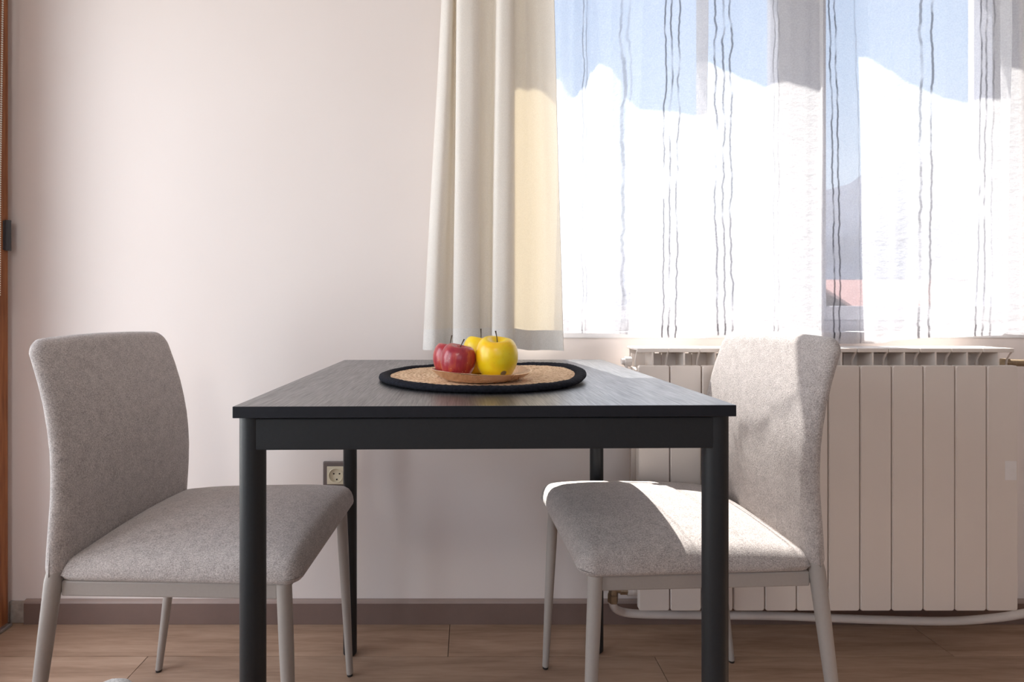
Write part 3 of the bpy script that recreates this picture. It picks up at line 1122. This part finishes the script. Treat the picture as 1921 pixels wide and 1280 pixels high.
# the chair nearest the camera: only the corner of its seat shows
ANG = R(45)
cr = Vector((0.236, 0.188))
corner = Vector((cr.x * math.cos(ANG) - cr.y * math.sin(ANG), cr.x * math.sin(ANG) + cr.y * math.cos(ANG)))
build_chair('pale grey chair whose seat corner just shows at the lower edge of the photo', (-0.401 - corner.x, 0.614 - corner.y, 0), ANG, FABRIC2, 'grey dining chairs at the table')

# ------------------------------------------------------------------ placemat, tray, apples
TZ = 0.75
pm = thing('placemat', 'round natural jute placemat with a black braided border on the black table', 'placemat', (0.0235, 0.985, TZ), 0.0)
RM = 0.190


def lift(co):
    a = max(0.0, co.x / RM)
    b = max(0.0, (co.y * 0.3 + co.x * 0.95) / RM)
    return Vector((co.x, co.y, co.z + 0.010 * max(0, b - 0.55) ** 1.3 / 0.35 + 0.0012 * mnoise.noise(co * 22)))


prof_ = [(0, 0.0005), (RM - 0.012, 0.0005), (RM - 0.012, 0.006)]
rings_ = []
nr = 22
for k in range(nr * 4, -1, -1):
    r = (RM - 0.013) * k / (nr * 4)
    rings_.append((r, 0.0068 + 0.0011 * abs(math.sin(math.pi * k / 4.0))))
link('jute_centre', lathe(prof_ + rings_, 96, lift), JUTE, pm, smooth=True, angle=70)
bm = bmesh.new()
NA, NB = 288, 14
vs = []
for i in range(NA):
    a = 2 * math.pi * i / NA
    ring = []
    for k in range(NB):
        b = 2 * math.pi * k / NB
        rr_ = 1.0 + 0.05 * math.sin(96 * a + 2 * b) + 0.06 * mnoise.noise(Vector((math.cos(a) * 9, math.sin(a) * 9, b)))
        co = Vector((0, 0, 0))
        rad_ = RM - 0.0095 + 0.0105 * rr_ * math.cos(b)
        z_ = max(0.0004, 0.0062 + 0.0058 * rr_ * math.sin(b))
        ring.append(bm.verts.new(lift(Vector((rad_ * math.cos(a), rad_ * math.sin(a), z_)))))
    vs.append(ring)
for i in range(NA):
    for k in range(NB):
        bm.faces.new([vs[i][k], vs[(i + 1) % NA][k], vs[(i + 1) % NA][(k + 1) % NB], vs[i][(k + 1) % NB]])
link('border', bm, BLACKYARN, pm, smooth=True, angle=180)['label'] = 'black braided border'

PZ = TZ + 0.0095
plate_bm = lathe([(0, 0.0), (0.058, 0.0), (0.066, 0.0015), (0.076, 0.0070), (0.0845, 0.0140), (0.0862, 0.0150), (0.0866, 0.0160), (0.0852, 0.0166), (0.0828, 0.0155), (0.074, 0.0092), (0.065, 0.0040), (0.057, 0.0026), (0, 0.0026)], 72,
                 lambda co: Vector((co.x * (1 + 0.012 * math.sin(3 * math.atan2(co.y, co.x) + 1)), co.y * (1 + 0.012 * math.sin(3 * math.atan2(co.y, co.x) + 1)),
                                    co.z + (0.002 * math.sin(2 * math.atan2(co.y, co.x) - 0.4) + 0.0022 * max(0, -co.x / 0.086)) * min(1, co.z / 0.018))))
plate = link('tray', plate_bm, COPPER, smooth=True, angle=50)
plate.location = (0.0195, 0.905, PZ)
tag(plate, 'shallow round copper tray holding four apples on the jute placemat', 'tray')


def apple(label, x, y, w, h, mat, tilt, stem, seed):
    """lathe body with stem hollow and calyx; w = diameter, h = height"""
    prof = []
    N = 26
    for k in range(N + 1):
        a = math.pi * k / N
        r = max(0.0, math.sin(a)) ** 0.92 * (1 + 0.10 * math.cos(a)) * 0.97
        z = -math.cos(a)
        # heart shape: broader shoulder, hollows at the poles
        z = z * 1.0 - 0.50 * math.exp(-((r / 0.38) ** 2)) * (1 if z > 0 else 0) + 0.16 * math.exp(-((r / 0.28) ** 2)) * (1 if z < 0 else 0)
        r *= 0.93 + 0.17 * (z + 0.2)
        prof.append((max(r, 0.0), z))
    prof[0] = (0, prof[0][1])
    prof[-1] = (0, prof[-1][1])
    rm = max(p[0] for p in prof)
    zm0, zm1 = min(p[1] for p in prof), max(p[1] for p in prof)
    prof = [(p[0] / rm * w / 2, (p[1] - (zm0 + zm1) / 2) / (zm1 - zm0) * h) for p in prof]

    def fn(co):
        a = math.atan2(co.y, co.x)
        s = 1 + 0.018 * math.cos(5 * a + seed) * (0.5 - co.z / h) + 0.02 * mnoise.noise(co * 18 + Vector((seed, 0, 0)))
        return Vector((co.x * s, co.y * s, co.z * (1 + 0.03 * math.cos(2 * a + seed))))
    ap = link('apple', lathe(prof, 40, fn), mat, smooth=True, angle=180)
    ap.location = (x, y, PZ + 0.003 + h / 2 * 0.985)
    ap.rotation_euler = tilt
    zt_ = prof[-1][1]
    p = [Vector((0, 0, zt_ - 0.002)), Vector((stem[0] * 0.25, stem[1] * 0.25, zt_ + stem[2] * 0.45)), Vector((stem[0], stem[1], zt_ + stem[2]))]
    link('stem', tube(catmull(p, 4), [0.0011, 0.0010, 0.0009, 0.0008, 0.0008, 0.0008, 0.0009, 0.0011, 0.0013], 8), STEM, ap, smooth=True)
    return tag(ap, label, 'apple', 'apples on the copper tray')


apple('big yellow apple with a brown blemish low on its side, on the copper tray', 0.0446, 0.866, 0.0697, 0.0690, YEL1, (R(12), R(2), 0.0), (-0.004, 0.0, 0.024), 1.0)
apple('red apple in front of the other red one, touching the big yellow apple', -0.0200, 0.870, 0.0590, 0.0570, RED, (R(8), R(6), 0.5), (0.006, 0.001, 0.020), 2.0)
apple('red apple at the back of the tray, half hidden by the other red one', -0.0365, 0.925, 0.0565, 0.0560, RED, (R(3), R(5), 1.5), (0.005, -0.002, 0.024), 3.0)
apple('yellow apple at the back of the tray behind the red ones', 0.0180, 0.954, 0.0640, 0.0660, YEL2, (R(6), R(-2), 2.4), (0.003, 0.0, 0.026), 4.0)
